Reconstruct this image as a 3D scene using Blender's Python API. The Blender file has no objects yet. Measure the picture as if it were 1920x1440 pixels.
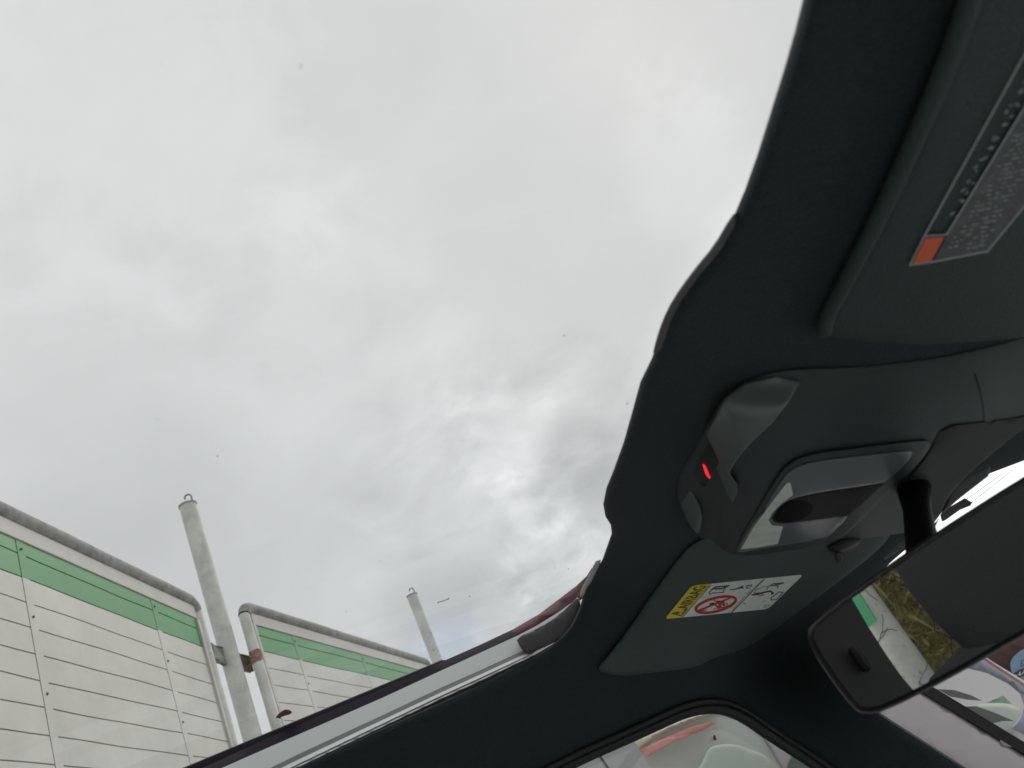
import bpy, bmesh, math, random
import numpy as np
from mathutils import Vector, Matrix
from mathutils.geometry import delaunay_2d_cdt
random.seed(7)
C = bpy.context.scene
col = C.collection
rad = math.radians

# ------------------------------------------------------------------ camera
EYE = Vector((0.0, 0.0, 1.20))          # x = forward of the car, y = its left, z = up
FPX = 1700.0                            # focal length in photo pixels (1920 wide)
def cam_axes(az=17, pitch=26.46, roll=26.5):
    az, pitch, roll = rad(az), rad(pitch), rad(roll)
    h = Vector((math.sin(az), math.cos(az), 0))
    f = h*math.cos(pitch) + Vector((0, 0, math.sin(pitch)))
    r = f.cross(Vector((0, 0, 1))).normalized(); u = r.cross(f)
    return r*math.cos(roll) - u*math.sin(roll), r*math.sin(roll) + u*math.cos(roll), f
RR, UU, FF = cam_axes()
cd = bpy.data.cameras.new('camera'); cam = bpy.data.objects.new('camera', cd); col.objects.link(cam)
cam.matrix_world = Matrix(((RR.x, UU.x, -FF.x, EYE.x), (RR.y, UU.y, -FF.y, EYE.y), (RR.z, UU.z, -FF.z, EYE.z), (0, 0, 0, 1)))
cd.sensor_width = 36; cd.lens = 36*FPX/1920; cd.clip_start = 0.02; cd.clip_end = 2000
cd.dof.use_dof = True; cd.dof.focus_distance = 1.25; cd.dof.aperture_fstop = 14
C.camera = cam

# ------------------------------------------------------------------ world, sun, exposure
SUN_EL, SUN_AZ = 42, 38                  # azimuth measured from +y towards +x
w = bpy.data.worlds.new('World'); C.world = w; w.use_nodes = True
nt = w.node_tree; nt.nodes.clear()
def N(t, **k):
    n = nt.nodes.new(t)
    for a, v in k.items(): setattr(n, a, v)
    return n
L = nt.links.new
out = N('ShaderNodeOutputWorld'); mixs = N('ShaderNodeMixShader')
sky = N('ShaderNodeTexSky', sky_type='NISHITA', sun_disc=False)
sky.sun_elevation = rad(SUN_EL); sky.sun_rotation = rad(SUN_AZ)
bgs = N('ShaderNodeBackground'); bgs.inputs[1].default_value = 0.11; L(sky.outputs[0], bgs.inputs[0])
tc = N('ShaderNodeTexCoord'); sp = N('ShaderNodeSeparateXYZ'); L(tc.outputs['Generated'], sp.inputs[0])
def M_(op, a, b=None, c=None, clamp=False):
    n = N('ShaderNodeMath', operation=op); n.use_clamp = clamp
    for i, v in enumerate((a, b, c)):
        if v is None: continue
        if isinstance(v, (int, float)): n.inputs[i].default_value = v
        else: L(v, n.inputs[i])
    return n.outputs[0]
den = M_('ADD', M_('MAXIMUM', sp.outputs[2], 0.0), 0.40)
cx = M_('DIVIDE', sp.outputs[0], den); cy = M_('DIVIDE', sp.outputs[1], den)
cv = N('ShaderNodeCombineXYZ'); L(cx, cv.inputs[0]); L(cy, cv.inputs[1])
def noise(scale, detail, rough=.55, off=(0, 0, 0), dist=0.0):
    m = N('ShaderNodeMapping'); L(cv.outputs[0], m.inputs[0]); m.inputs['Location'].default_value = off
    n = N('ShaderNodeTexNoise'); n.inputs['Scale'].default_value = scale; n.inputs['Detail'].default_value = detail
    n.inputs['Roughness'].default_value = rough; n.inputs['Distortion'].default_value = dist
    L(m.outputs[0], n.inputs['Vector']); return n.outputs['Fac']
n1 = noise(1.7, 4, .5, (3.1, 1.7, 0)); n2 = noise(7.0, 7, .6, (.4, 5.2, 0), .3)
# contrast of the cloud texture grows towards the brighter gap low in front of the car
dot = N('ShaderNodeVectorMath', operation='DOT_PRODUCT'); L(tc.outputs['Generated'], dot.inputs[0])
dot.inputs[1].default_value = (FF*FPX + RR*(1040-960) + UU*(720-1000)).normalized()
near = N('ShaderNodeMapRange'); near.inputs[1].default_value = .965; near.inputs[2].default_value = 1.0; L(dot.outputs['Value'], near.inputs[0])
lum = M_('ADD', 0.695, M_('MULTIPLY', M_('SUBTRACT', n1, .5), .26))
amp = M_('MULTIPLY_ADD', near.outputs[0], .62, .10)
lum = M_('ADD', lum, M_('MULTIPLY', M_('SUBTRACT', n2, .5), amp))
# the overcast is brightest where the veiled sun stands, low over the front of the car
sdv = N('ShaderNodeVectorMath', operation='DOT_PRODUCT'); L(tc.outputs['Generated'], sdv.inputs[0])
sdv.inputs[1].default_value = (math.sin(rad(45))*math.cos(rad(3)), math.cos(rad(45))*math.cos(rad(3)), math.sin(rad(3)))
gl = N('ShaderNodeMapRange'); gl.interpolation_type = 'SMOOTHSTEP'
gl.inputs[1].default_value = .875; gl.inputs[2].default_value = .975; gl.inputs[4].default_value = 1.0; L(sdv.outputs['Value'], gl.inputs[0])
lum = M_('ADD', lum, gl.outputs[0])
lum = M_('ADD', lum, M_('MULTIPLY', M_('SUBTRACT', sp.outputs[2], .52), .17))
# individual darker and lighter clouds low over the far side
def cloud(px, py, size, gain):
    global lum
    d = N('ShaderNodeVectorMath', operation='DOT_PRODUCT'); L(tc.outputs['Generated'], d.inputs[0]); d.inputs[1].default_value = (FF*FPX + RR*(px-960) + UU*(720-py)).normalized()
    m = N('ShaderNodeMapRange'); m.interpolation_type = 'SMOOTHSTEP'; m.inputs[1].default_value = math.cos(rad(size)); m.inputs[2].default_value = math.cos(rad(size*.2))
    L(M_('ADD', d.outputs['Value'], M_('MULTIPLY', M_('SUBTRACT', n2, .5), (1-math.cos(rad(size)))*3.2)), m.inputs[0])
    lum = M_('MULTIPLY_ADD', m.outputs[0], gain, lum)
for c_ in ((1095, 870, 3.6, -.12), (840, 1170, 5.0, -.12), (960, 1090, 4.0, -.05), (300, 1000, 9, -.04), (940, 810, 4, .07), (1010, 940, 3, .10), (1040, 1050, 3.5, .10), (620, 700, 10, .035), (1300, 300, 6, .05), (1060, 420, 9, -.035), (200, 200, 14, .05), (700, 900, 6, -.03), (930, 1150, 2.5, .10)): cloud(*c_)
cr = N('ShaderNodeCombineColor')
L(M_('MULTIPLY', lum, 0.985), cr.inputs[0]); L(M_('MULTIPLY', lum, 1.0), cr.inputs[1]); L(M_('MULTIPLY', lum, 0.995), cr.inputs[2])
bgc = N('ShaderNodeBackground'); L(cr.outputs[0], bgc.inputs[0]); bgc.inputs[1].default_value = 1.0
hole = N('ShaderNodeMapRange'); hole.interpolation_type = 'SMOOTHSTEP'
hd = N('ShaderNodeVectorMath', operation='DOT_PRODUCT'); L(tc.outputs['Generated'], hd.inputs[0])
hvec = FF*FPX + RR*(842-960) + UU*(720-1212); hvec.normalize(); hd.inputs[1].default_value = hvec
L(M_('ADD', hd.outputs['Value'], M_('MULTIPLY', n2, .0012)), hole.inputs[0])
hole.inputs[1].default_value = .9990; hole.inputs[2].default_value = 1.0006; hole.inputs[3].default_value = 0.96; hole.inputs[4].default_value = 0.68
L(hole.outputs[0], mixs.inputs[0]); L(bgs.outputs[0], mixs.inputs[1]); L(bgc.outputs[0], mixs.inputs[2]); L(mixs.outputs[0], out.inputs[0])

sd = bpy.data.lights.new('sun', 'SUN'); sd.energy = 1.0; sd.angle = rad(25); sd.color = (1, .96, .9)
so = bpy.data.objects.new('sun', sd); col.objects.link(so)
sdir = Vector((math.sin(rad(SUN_AZ))*math.cos(rad(SUN_EL)), math.cos(rad(SUN_AZ))*math.cos(rad(SUN_EL)), math.sin(rad(SUN_EL))))
so.rotation_euler = (-sdir).to_track_quat('-Z', 'Y').to_euler(); so.location = EYE + sdir*20
vs = C.view_settings; vs.view_transform = 'Standard'; vs.look = 'None'; vs.exposure = 0; vs.gamma = 1; vs.use_curve_mapping = False

# ------------------------------------------------------------------ helpers
def ray(px, py):
    return (FF*FPX + RR*(px-960) + UU*(720-py)).normalized()
def dist_axis(px, py, axis, val):       # distance to the plane axis = val (relative to the eye)
    return val/ray(px, py)[axis]
def proj(x, y, z):
    p = Vector((x, y, z)); d = p.dot(FF)
    return (960 + FPX*p.dot(RR)/d, 720 - FPX*p.dot(UU)/d)

def tag(o, label=None, cat=None, group=None, kind=None):
    if label: o['label'] = label
    if cat: o['category'] = cat
    if group: o['group'] = group
    if kind: o['kind'] = kind
    return o
def empty(name, loc, label, cat, group=None):
    o = bpy.data.objects.new(name, None); col.objects.link(o); o.location = loc; o.empty_display_size = .1
    return tag(o, label, cat, group)
def link(name, me, mat, parent=None, smooth=True):
    if mat: me.materials.append(mat)
    if smooth:
        me.polygons.foreach_set('use_smooth', [True]*len(me.polygons))
    o = bpy.data.objects.new(name, me); col.objects.link(o)
    if parent is not None:
        o.parent = parent
        o.matrix_parent_inverse = parent_matrix(parent).inverted()
    return o
def parent_matrix(p):
    m = Matrix.LocRotScale(p.location, p.rotation_euler, p.scale)
    if p.parent is not None:
        m = parent_matrix(p.parent) @ p.matrix_parent_inverse @ m
    return m
def from_bm(name, bm, mat, parent=None, smooth=True):
    bmesh.ops.recalc_face_normals(bm, faces=bm.faces)
    me = bpy.data.meshes.new(name); bm.to_mesh(me); bm.free()
    if smooth:
        try: me.set_sharp_from_angle(angle=rad(38))
        except Exception: pass
    return link(name, me, mat, parent, smooth)

def bm_box(bm, c, s, rot=None, bev=0.0):
    r = bmesh.ops.create_cube(bm, size=1.0)
    vs_ = r['verts']
    m = Matrix.Translation(c) @ (rot if rot is not None else Matrix.Identity(4)) @ Matrix.Diagonal((s[0], s[1], s[2], 1))
    bmesh.ops.transform(bm, matrix=m, verts=vs_)
    if bev > 0:
        es = list({e for v in vs_ for e in v.link_edges})
        bmesh.ops.bevel(bm, geom=es, offset=bev, segments=2, affect='EDGES', profile=.5)
def bm_tube(bm, pts, r, seg=16, cap=True, radii=None):
    pts = [Vector(p) for p in pts]; rings = []
    t0 = (pts[1]-pts[0]).normalized(); up = Vector((0, 0, 1)) if abs(t0.z) < .9 else Vector((1, 0, 0))
    nrm = t0.cross(up).normalized()
    for i, p in enumerate(pts):
        if i == 0: t = t0
        elif i == len(pts)-1: t = (pts[i]-pts[i-1]).normalized()
        else: t = ((pts[i]-pts[i-1]).normalized() + (pts[i+1]-pts[i]).normalized()).normalized()
        nrm = (nrm - t*nrm.dot(t)).normalized(); b = t.cross(nrm)
        rr = radii[i] if radii else r
        rings.append([bm.verts.new(p + (nrm*math.cos(2*math.pi*k/seg) + b*math.sin(2*math.pi*k/seg))*rr) for k in range(seg)])
    for a, b_ in zip(rings, rings[1:]):
        for k in range(seg):
            bm.faces.new((a[k], a[(k+1) % seg], b_[(k+1) % seg], b_[k]))
    if cap:
        bm.faces.new(rings[0]); bm.faces.new(list(reversed(rings[-1])))
    return rings
def arc_pts(pts, n=8, rcorner=.1):      # polyline with rounded corners
    pts = [Vector(p) for p in pts]; o = [pts[0]]
    for a, b, c in zip(pts, pts[1:], pts[2:]):
        u = (a-b).normalized(); v = (c-b).normalized()
        p0 = b+u*rcorner; p1 = b+v*rcorner
        for i in range(n+1):
            t = i/n; o.append(p0*(1-t)**2 + b*2*t*(1-t) + p1*t*t)
    o.append(pts[-1]); return o

# thin plate spline through (px, py) -> log distance
class TPS:
    def __init__(s, pts, lam=1e-3):
        s.P = np.array([(p[0]/1000, p[1]/1000) for p in pts]); d = np.log(np.array([p[2] for p in pts]))
        n = len(pts); K = s.k(np.linalg.norm(s.P[:, None]-s.P[None], axis=2)) + np.eye(n)*lam
        A = np.zeros((n+3, n+3)); A[:n, :n] = K; A[:n, n] = 1; A[:n, n+1:] = s.P; A[n, :n] = 1; A[n+1:, :n] = s.P.T
        s.w = np.linalg.solve(A, np.concatenate([d, [0, 0, 0]]))
    def k(s, r): return np.where(r > 1e-9, r*r*np.log(np.maximum(r, 1e-9)), 0)
    def __call__(s, px, py):
        q = np.array([px/1000, py/1000]); r = np.linalg.norm(s.P-q, axis=1)
        return float(math.exp((s.k(r)*s.w[:-3]).sum() + s.w[-3] + s.w[-2]*q[0] + s.w[-1]*q[1]))
def pt(px, py, d): return EYE + ray(px, py)*d

def smooth_poly(pts, it=2, closed=True):
    for _ in range(it):
        o = []
        n = len(pts)
        for i in range(n if closed else n-1):
            a, b = pts[i], pts[(i+1) % n]
            o += [(a[0]*.75+b[0]*.25, a[1]*.75+b[1]*.25), (a[0]*.25+b[0]*.75, a[1]*.25+b[1]*.75)]
        if not closed: o = [pts[0]]+o+[pts[-1]]
        pts = o
    return pts
def resample(poly, step):
    o = []
    for a, b in zip(poly, poly[1:]+poly[:1]):
        l = math.hypot(b[0]-a[0], b[1]-a[1]); n = max(1, int(l/step))
        for i in range(n): o.append((a[0]+(b[0]-a[0])*i/n, a[1]+(b[1]-a[1])*i/n))
    return o
def inside(poly, x, y):
    c = False; j = len(poly)-1
    for i in range(len(poly)):
        xi, yi = poly[i]; xj, yj = poly[j]
        if (yi > y) != (yj > y) and x < (xj-xi)*(y-yi)/(yj-yi)+xi: c = not c
        j = i
    return c
def edge_dist(P, x, y):                 # P = (A, B) arrays of segments
    A, B = P; q = np.array([x, y]); ab = B-A
    t = np.clip(((q-A)*ab).sum(1)/np.maximum((ab*ab).sum(1), 1e-9), 0, 1)
    return float(np.sqrt(((A+ab*t[:, None]-q)**2).sum(1)).min())

def shell(name, poly, dfun, mat, parent=None, step=18, thick=.01, roll=0, rolld=.01, round_it=0, dome=None, smooth=True):
    """A moulded panel: outline seen from the seat, at its own distance dfun(px,py), with rolled edges and real thickness."""
    if round_it: poly = smooth_poly(poly, round_it)
    poly = resample(poly, step)
    arr = np.array(poly); seg = (arr, np.roll(arr, -1, axis=0))
    pts = [Vector(p) for p in poly]; nb = len(pts)
    x0, y0 = arr.min(0); x1, y1 = arr.max(0)
    rings = [] if not roll else [roll*.12, roll*.35, roll*.65, roll*1.0]
    y = y0+step*.5
    row = 0
    while y < y1:
        x = x0+step*.5+(row % 2)*step*.5
        while x < x1:
            if inside(poly, x, y) and edge_dist(seg, x, y) > (step*.6 if not roll else roll*1.15): pts.append(Vector((x, y)))
            x += step
        y += step*.87; row += 1
    if rings:                            # concentric rows of points for a smooth rolled edge
        n = nb
        for i in range(n):
            a, b, c = np.array(poly[i-1]), np.array(poly[i]), np.array(poly[(i+1) % n])
            t = c-a; t = t/max(np.linalg.norm(t), 1e-6); nn = np.array([-t[1], t[0]])
            if not inside(poly, *(b+nn*2)): nn = -nn
            for r in rings:
                q = b+nn*r
                if inside(poly, *q) and edge_dist(seg, *q) > r*.9: pts.append(Vector(q))
    r = delaunay_2d_cdt(pts, [(i, (i+1) % nb) for i in range(nb)], [], 1, 1e-4)
    V, Fc = r[0], r[2]
    bm = bmesh.new(); fr = []; bk = []; e2 = []
    for v in V:
        e = edge_dist(seg, v.x, v.y); d = dfun(v.x, v.y)
        if roll and e < roll:
            k = 1-e/roll; d += rolld*(1-math.sqrt(max(0, 1-k*k)))
        if dome: d -= dome*min(1, e/ (roll or 40))
        fr.append(bm.verts.new(pt(v.x, v.y, d))); bk.append(bm.verts.new(pt(v.x, v.y, d+thick+(rolld if roll else 0))))
    cnt = {}
    for f in Fc:
        cxm = sum(V[i].x for i in f)/len(f); cym = sum(V[i].y for i in f)/len(f)
        if not inside(poly, cxm, cym): continue
        try:
            bm.faces.new([fr[i] for i in f]); bm.faces.new([bk[i] for i in reversed(f)])
        except ValueError: continue
        for a, b in zip(f, f[1:]+f[:1]): cnt[frozenset((a, b))] = cnt.get(frozenset((a, b)), 0)+1
    for k_, c in cnt.items():
        if c == 1:
            a, b = tuple(k_)
            try: bm.faces.new((fr[a], fr[b], bk[b], bk[a]))
            except ValueError: pass
    for v in list(bm.verts):
        if not v.link_faces: bm.verts.remove(v)
    return from_bm(name, bm, mat, parent, smooth)
def ribbon(bm, pl, wpx, dfun, lift=.0006, th=.0003):
    for a, b in zip(pl, pl[1:]):
        l = math.hypot(b[0]-a[0], b[1]-a[1])
        if l < 1e-6: continue
        nx, ny = -(b[1]-a[1])/l*wpx/2, (b[0]-a[0])/l*wpx/2; ex, ey = (b[0]-a[0])/l*wpx*.3, (b[1]-a[1])/l*wpx*.3
        q = [(a[0]+nx-ex, a[1]+ny-ey), (b[0]+nx+ex, b[1]+ny+ey), (b[0]-nx+ex, b[1]-ny+ey), (a[0]-nx-ex, a[1]-ny-ey)]
        t = [bm.verts.new(pt(x, y, dfun(x, y)-lift)) for x, y in q]; u = [bm.verts.new(pt(x, y, dfun(x, y)-lift+th)) for x, y in q]
        bm.faces.new(t); bm.faces.new(u[::-1])
        for i in range(4): bm.faces.new((t[i], t[(i+1) % 4], u[(i+1) % 4], u[i]))
def curve_tube(name, pl, r, dfun, mat, parent, lift=0, seg=10, sm=2, radii=None):
    pl = smooth_poly(pl, sm, closed=False) if sm else pl
    bm = bmesh.new(); bm_tube(bm, [pt(x, y, dfun(x, y)-lift) for x, y in pl], r, seg)
    return from_bm(name, bm, mat, parent)

# ------------------------------------------------------------------ materials
def mat(name, base, rough=.6, metal=0, bump=0, bscale=400, var=0, vscale=30, spec=.5, coat=0, emit=None, estr=0, sheen=0, coords='Object'):
    m = bpy.data.materials.new(name); m.use_nodes = True; t = m.node_tree; b = t.nodes['Principled BSDF']
    b.inputs['Base Color'].default_value = (*base, 1); b.inputs['Roughness'].default_value = rough; b.inputs['Metallic'].default_value = metal
    b.inputs['Specular IOR Level'].default_value = spec; b.inputs['Coat Weight'].default_value = coat
    if sheen: b.inputs['Sheen Weight'].default_value = sheen
    if emit: b.inputs['Emission Color'].default_value = (*emit, 1); b.inputs['Emission Strength'].default_value = estr
    tcn = t.nodes.new('ShaderNodeTexCoord')
    if var:
        n = t.nodes.new('ShaderNodeTexNoise'); n.inputs['Scale'].default_value = vscale; n.inputs['Detail'].default_value = 8; n.inputs['Roughness'].default_value = .65
        t.links.new(tcn.outputs[coords], n.inputs['Vector'])
        r = t.nodes.new('ShaderNodeValToRGB'); r.color_ramp.elements[0].position = .3; r.color_ramp.elements[1].position = .7
        r.color_ramp.elements[0].color = (*[c*(1-var) for c in base], 1); r.color_ramp.elements[1].color = (*[min(1, c*(1+var)) for c in base], 1)
        t.links.new(n.outputs['Fac'], r.inputs[0]); t.links.new(r.outputs[0], b.inputs['Base Color'])
    if bump:
        n = t.nodes.new('ShaderNodeTexNoise'); n.inputs['Scale'].default_value = bscale; n.inputs['Detail'].default_value = 4
        t.links.new(tcn.outputs[coords], n.inputs['Vector'])
        bp = t.nodes.new('ShaderNodeBump'); bp.inputs['Strength'].default_value = bump; bp.inputs['Distance'].default_value = .002
        t.links.new(n.outputs['Fac'], bp.inputs['Height']); t.links.new(bp.outputs[0], b.inputs['Normal'])
    return m
def glass(name, tint=(.97, .98, .97), refl=1.0, rough=0.0, dirt=0.0):
    m = bpy.data.materials.new(name); m.use_nodes = True; t = m.node_tree; t.nodes.clear()
    o = t.nodes.new('ShaderNodeOutputMaterial'); tr = t.nodes.new('ShaderNodeBsdfTransparent'); tr.inputs[0].default_value = (*tint, 1)
    g = t.nodes.new('ShaderNodeBsdfGlossy'); g.inputs['Roughness'].default_value = rough
    ge = t.nodes.new('ShaderNodeNewGeometry'); dp = t.nodes.new('ShaderNodeVectorMath'); dp.operation = 'DOT_PRODUCT'
    t.links.new(ge.outputs['Incoming'], dp.inputs[0]); t.links.new(ge.outputs['Normal'], dp.inputs[1])
    def mm(op, a, b):
        n = t.nodes.new('ShaderNodeMath'); n.operation = op
        for i, v in enumerate((a, b)):
            if isinstance(v, (int, float)): n.inputs[i].default_value = v
            elif v is not None: t.links.new(v, n.inputs[i])
        return n.outputs[0]
    sch = mm('POWER', mm('SUBTRACT', 1.0, mm('ABSOLUTE', dp.outputs['Value'], None)), 5.0)
    fz = mm('ADD', mm('MULTIPLY', sch, .9*refl), .045*refl)
    mi = t.nodes.new('ShaderNodeMixShader'); t.links.new(fz, mi.inputs[0]); t.links.new(tr.outputs[0], mi.inputs[1]); t.links.new(g.outputs[0], mi.inputs[2])
    last = mi
    if dirt:
        df = t.nodes.new('ShaderNodeBsdfDiffuse'); df.inputs[0].default_value = (.6, .6, .58, 1)
        tcn = t.nodes.new('ShaderNodeTexCoord'); n = t.nodes.new('ShaderNodeTexNoise'); n.inputs['Scale'].default_value = 14; n.inputs['Detail'].default_value = 10
        t.links.new(tcn.outputs['Object'], n.inputs['Vector'])
        r = t.nodes.new('ShaderNodeMapRange'); r.inputs[1].default_value = .4; r.inputs[2].default_value = .8; r.inputs[4].default_value = dirt
        t.links.new(n.outputs['Fac'], r.inputs[0])
        m2 = t.nodes.new('ShaderNodeMixShader'); t.links.new(r.outputs[0], m2.inputs[0]); t.links.new(mi.outputs[0], m2.inputs[1]); t.links.new(df.outputs[0], m2.inputs[2]); last = m2
    t.links.new(last.outputs[0], o.inputs[0]); return m

def rusty(name, base, dark, rust_amt=.2, scale=9, rough=.55):
    """Old painted steel: blotchy grime, small chips and rust streaks."""
    m = mat(name, base, rough); t = m.node_tree; b = t.nodes['Principled BSDF']
    tcn = t.nodes.new('ShaderNodeTexCoord')
    def nz(s, d, r=.6, dis=0):
        n = t.nodes.new('ShaderNodeTexNoise'); n.inputs['Scale'].default_value = s; n.inputs['Detail'].default_value = d; n.inputs['Roughness'].default_value = r; n.inputs['Distortion'].default_value = dis
        t.links.new(tcn.outputs['Object'], n.inputs['Vector']); return n.outputs['Fac']
    def ramp(f, p0, p1):
        r = t.nodes.new('ShaderNodeMapRange'); r.inputs[1].default_value = p0; r.inputs[2].default_value = p1; t.links.new(f, r.inputs[0]); return r.outputs[0]
    def mix(f, a, c):
        x = t.nodes.new('ShaderNodeMix'); x.data_type = 'RGBA'; t.links.new(f, x.inputs[0])
        for i, v in ((6, a), (7, c)):
            if isinstance(v, tuple): x.inputs[i].default_value = (*v, 1)
            else: t.links.new(v, x.inputs[i])
        return x.outputs[2]
    c1 = mix(ramp(nz(scale, 9, .7), .36, .68), base, dark)
    c2 = mix(ramp(nz(scale*7, 5, .6), .70-.05*rust_amt, .735), c1, (.09, .085, .075))
    c3 = mix(ramp(nz(scale*2.3, 6, .7, 1.5), .74-.12*rust_amt, .80-.12*rust_amt), c2, (.23, .10, .035))
    t.links.new(c3, b.inputs['Base Color'])
    bp = t.nodes.new('ShaderNodeBump'); bp.inputs['Strength'].default_value = .35; bp.inputs['Distance'].default_value = .002
    t.links.new(nz(scale*12, 5), bp.inputs['Height']); t.links.new(bp.outputs[0], b.inputs['Normal'])
    return m

M = {}
M['headliner'] = mat('headliner_cloth', (.016, .024, .027), .85, bump=.6, bscale=800, var=.30, vscale=650, spec=.35, sheen=.08)
M['visor'] = mat('visor_vinyl', (.052, .078, .073), .55, bump=.5, bscale=1000, var=.22, vscale=700, spec=.4, sheen=.05)
M['visor2'] = mat('driver_visor_vinyl', (.034, .054, .051), .6, bump=.5, bscale=1000, var=.22, vscale=700, spec=.5)
M['console'] = mat('console_plastic', (.034, .047, .047), .45, bump=.3, bscale=1200, var=.15, vscale=800, spec=.5)
M['black'] = mat('black_rubber', (.010, .010, .010), .55, spec=.4)
M['seal'] = mat('rubber_seal', (.012, .014, .013), .5, bump=.1, bscale=600, spec=.45)
M['frit'] = mat('roof_edge_black', (.010, .006, .013), .55, spec=.2)
M['redpaint'] = mat('dark_red_paint', (.07, .003, .010), .4, spec=.3, coat=.1)
M['rail'] = mat('grey_painted_rail', (.60, .63, .63), .38, bump=.03, bscale=80, spec=.5)
M['rail_dark'] = mat('rail_groove', (.12, .12, .12), .5)
M['endcap'] = mat('grey_brown_plastic', (.042, .037, .040), .55, bump=.06, bscale=900)
M['lens'] = mat('lamp_lens', (.15, .175, .18), .3, spec=.5)
M['lensdark'] = mat('lamp_switch', (.004, .005, .005), .5, spec=.15)
M['knob'] = mat('satin_black', (.008, .008, .009), .38, spec=.4)
M['led'] = mat('red_led', (.3, .01, .01), .4, emit=(1, .02, .03), estr=1.0)
M['white'] = mat('label_white', (.80, .84, .81), .4, var=.05, vscale=60)
M['yellow'] = mat('label_yellow', (.80, .62, .03), .4)
M['ink'] = mat('label_ink', (.05, .055, .05), .5)
M['redink'] = mat('label_red', (.55, .04, .035), .5)
M['greyink'] = mat('label_grey_print', (.36, .38, .38), .6)
M['greypanel'] = mat('label_grey_field', (.11, .115, .12), .6, var=.3, vscale=130)
M['orange'] = mat('label_orange', (.85, .15, .06), .5)
M['mirror'] = mat('mirror_silver', (.86, .88, .87), .015, metal=1)
M['seat'] = mat('seat_fabric', (.022, .022, .024), .9, bump=.4, bscale=500)
M['seatpale'] = mat('pale_bounce_seat', (.67, .70, .70), .6, bump=.2, bscale=200)  # seats made pale to throw light up at the headliner
M['bouncetrim'] = mat('pale_bounce_trim', (.68, .71, .71), .9, bump=.3, bscale=300)  # unseen floor, dashboard and door trim, made pale to bounce light upward
M['post'] = rusty('post_paint', (.71, .72, .675), (.47, .48, .45), .7, 6)
M['pipe'] = rusty('weathered_pipe', (.37, .37, .35), (.19, .19, .175), .35, 16, .8)
M['sheetwhite'] = mat('sheet_white', (.58, .58, .53), .5, var=.10, vscale=3.5, bump=.10, bscale=14)
M['sheetgreen'] = mat('sheet_green', (.065, .285, .095), .45, var=.07, vscale=6)
M['trim'] = mat('trim_white', (.52, .50, .47), .5, var=.08, vscale=10)
M['dark'] = mat('groove_dark', (.10, .10, .09), .8)
M['rust'] = mat('rusty_clamp', (.30, .20, .13), .9, var=.7, vscale=70, bump=.6, bscale=150)
M['silver'] = mat('silver_paint', (.53, .50, .52), .35, metal=.15, spec=.5, coat=.3)
M['silver2'] = mat('bluish_silver_paint', (.38, .40, .48), .35, metal=.15, coat=.3)
M['chrome'] = mat('pinkish_trim', (.62, .47, .42), .25, metal=.6)
M['autoglass'] = glass('car_glass', (.93, .96, .94), 1.0, dirt=.02)
M['roofglass'] = glass('roof_glass', (.97, .975, .97), .32, dirt=.008)
M['vanglass'] = glass('van_glass', (.95, .97, .95), 1.2)
M['ground'] = mat('pale_concrete', (.50, .495, .475), .9, var=.3, vscale=3, bump=.5, bscale=60)

# ------------------------------------------------------------------ ground
bm = bmesh.new(); bmesh.ops.create_grid(bm, x_segments=20, y_segments=20, size=400)
g = from_bm('ground', bm, M['ground'], None, False); tag(g, kind='structure')

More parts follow.
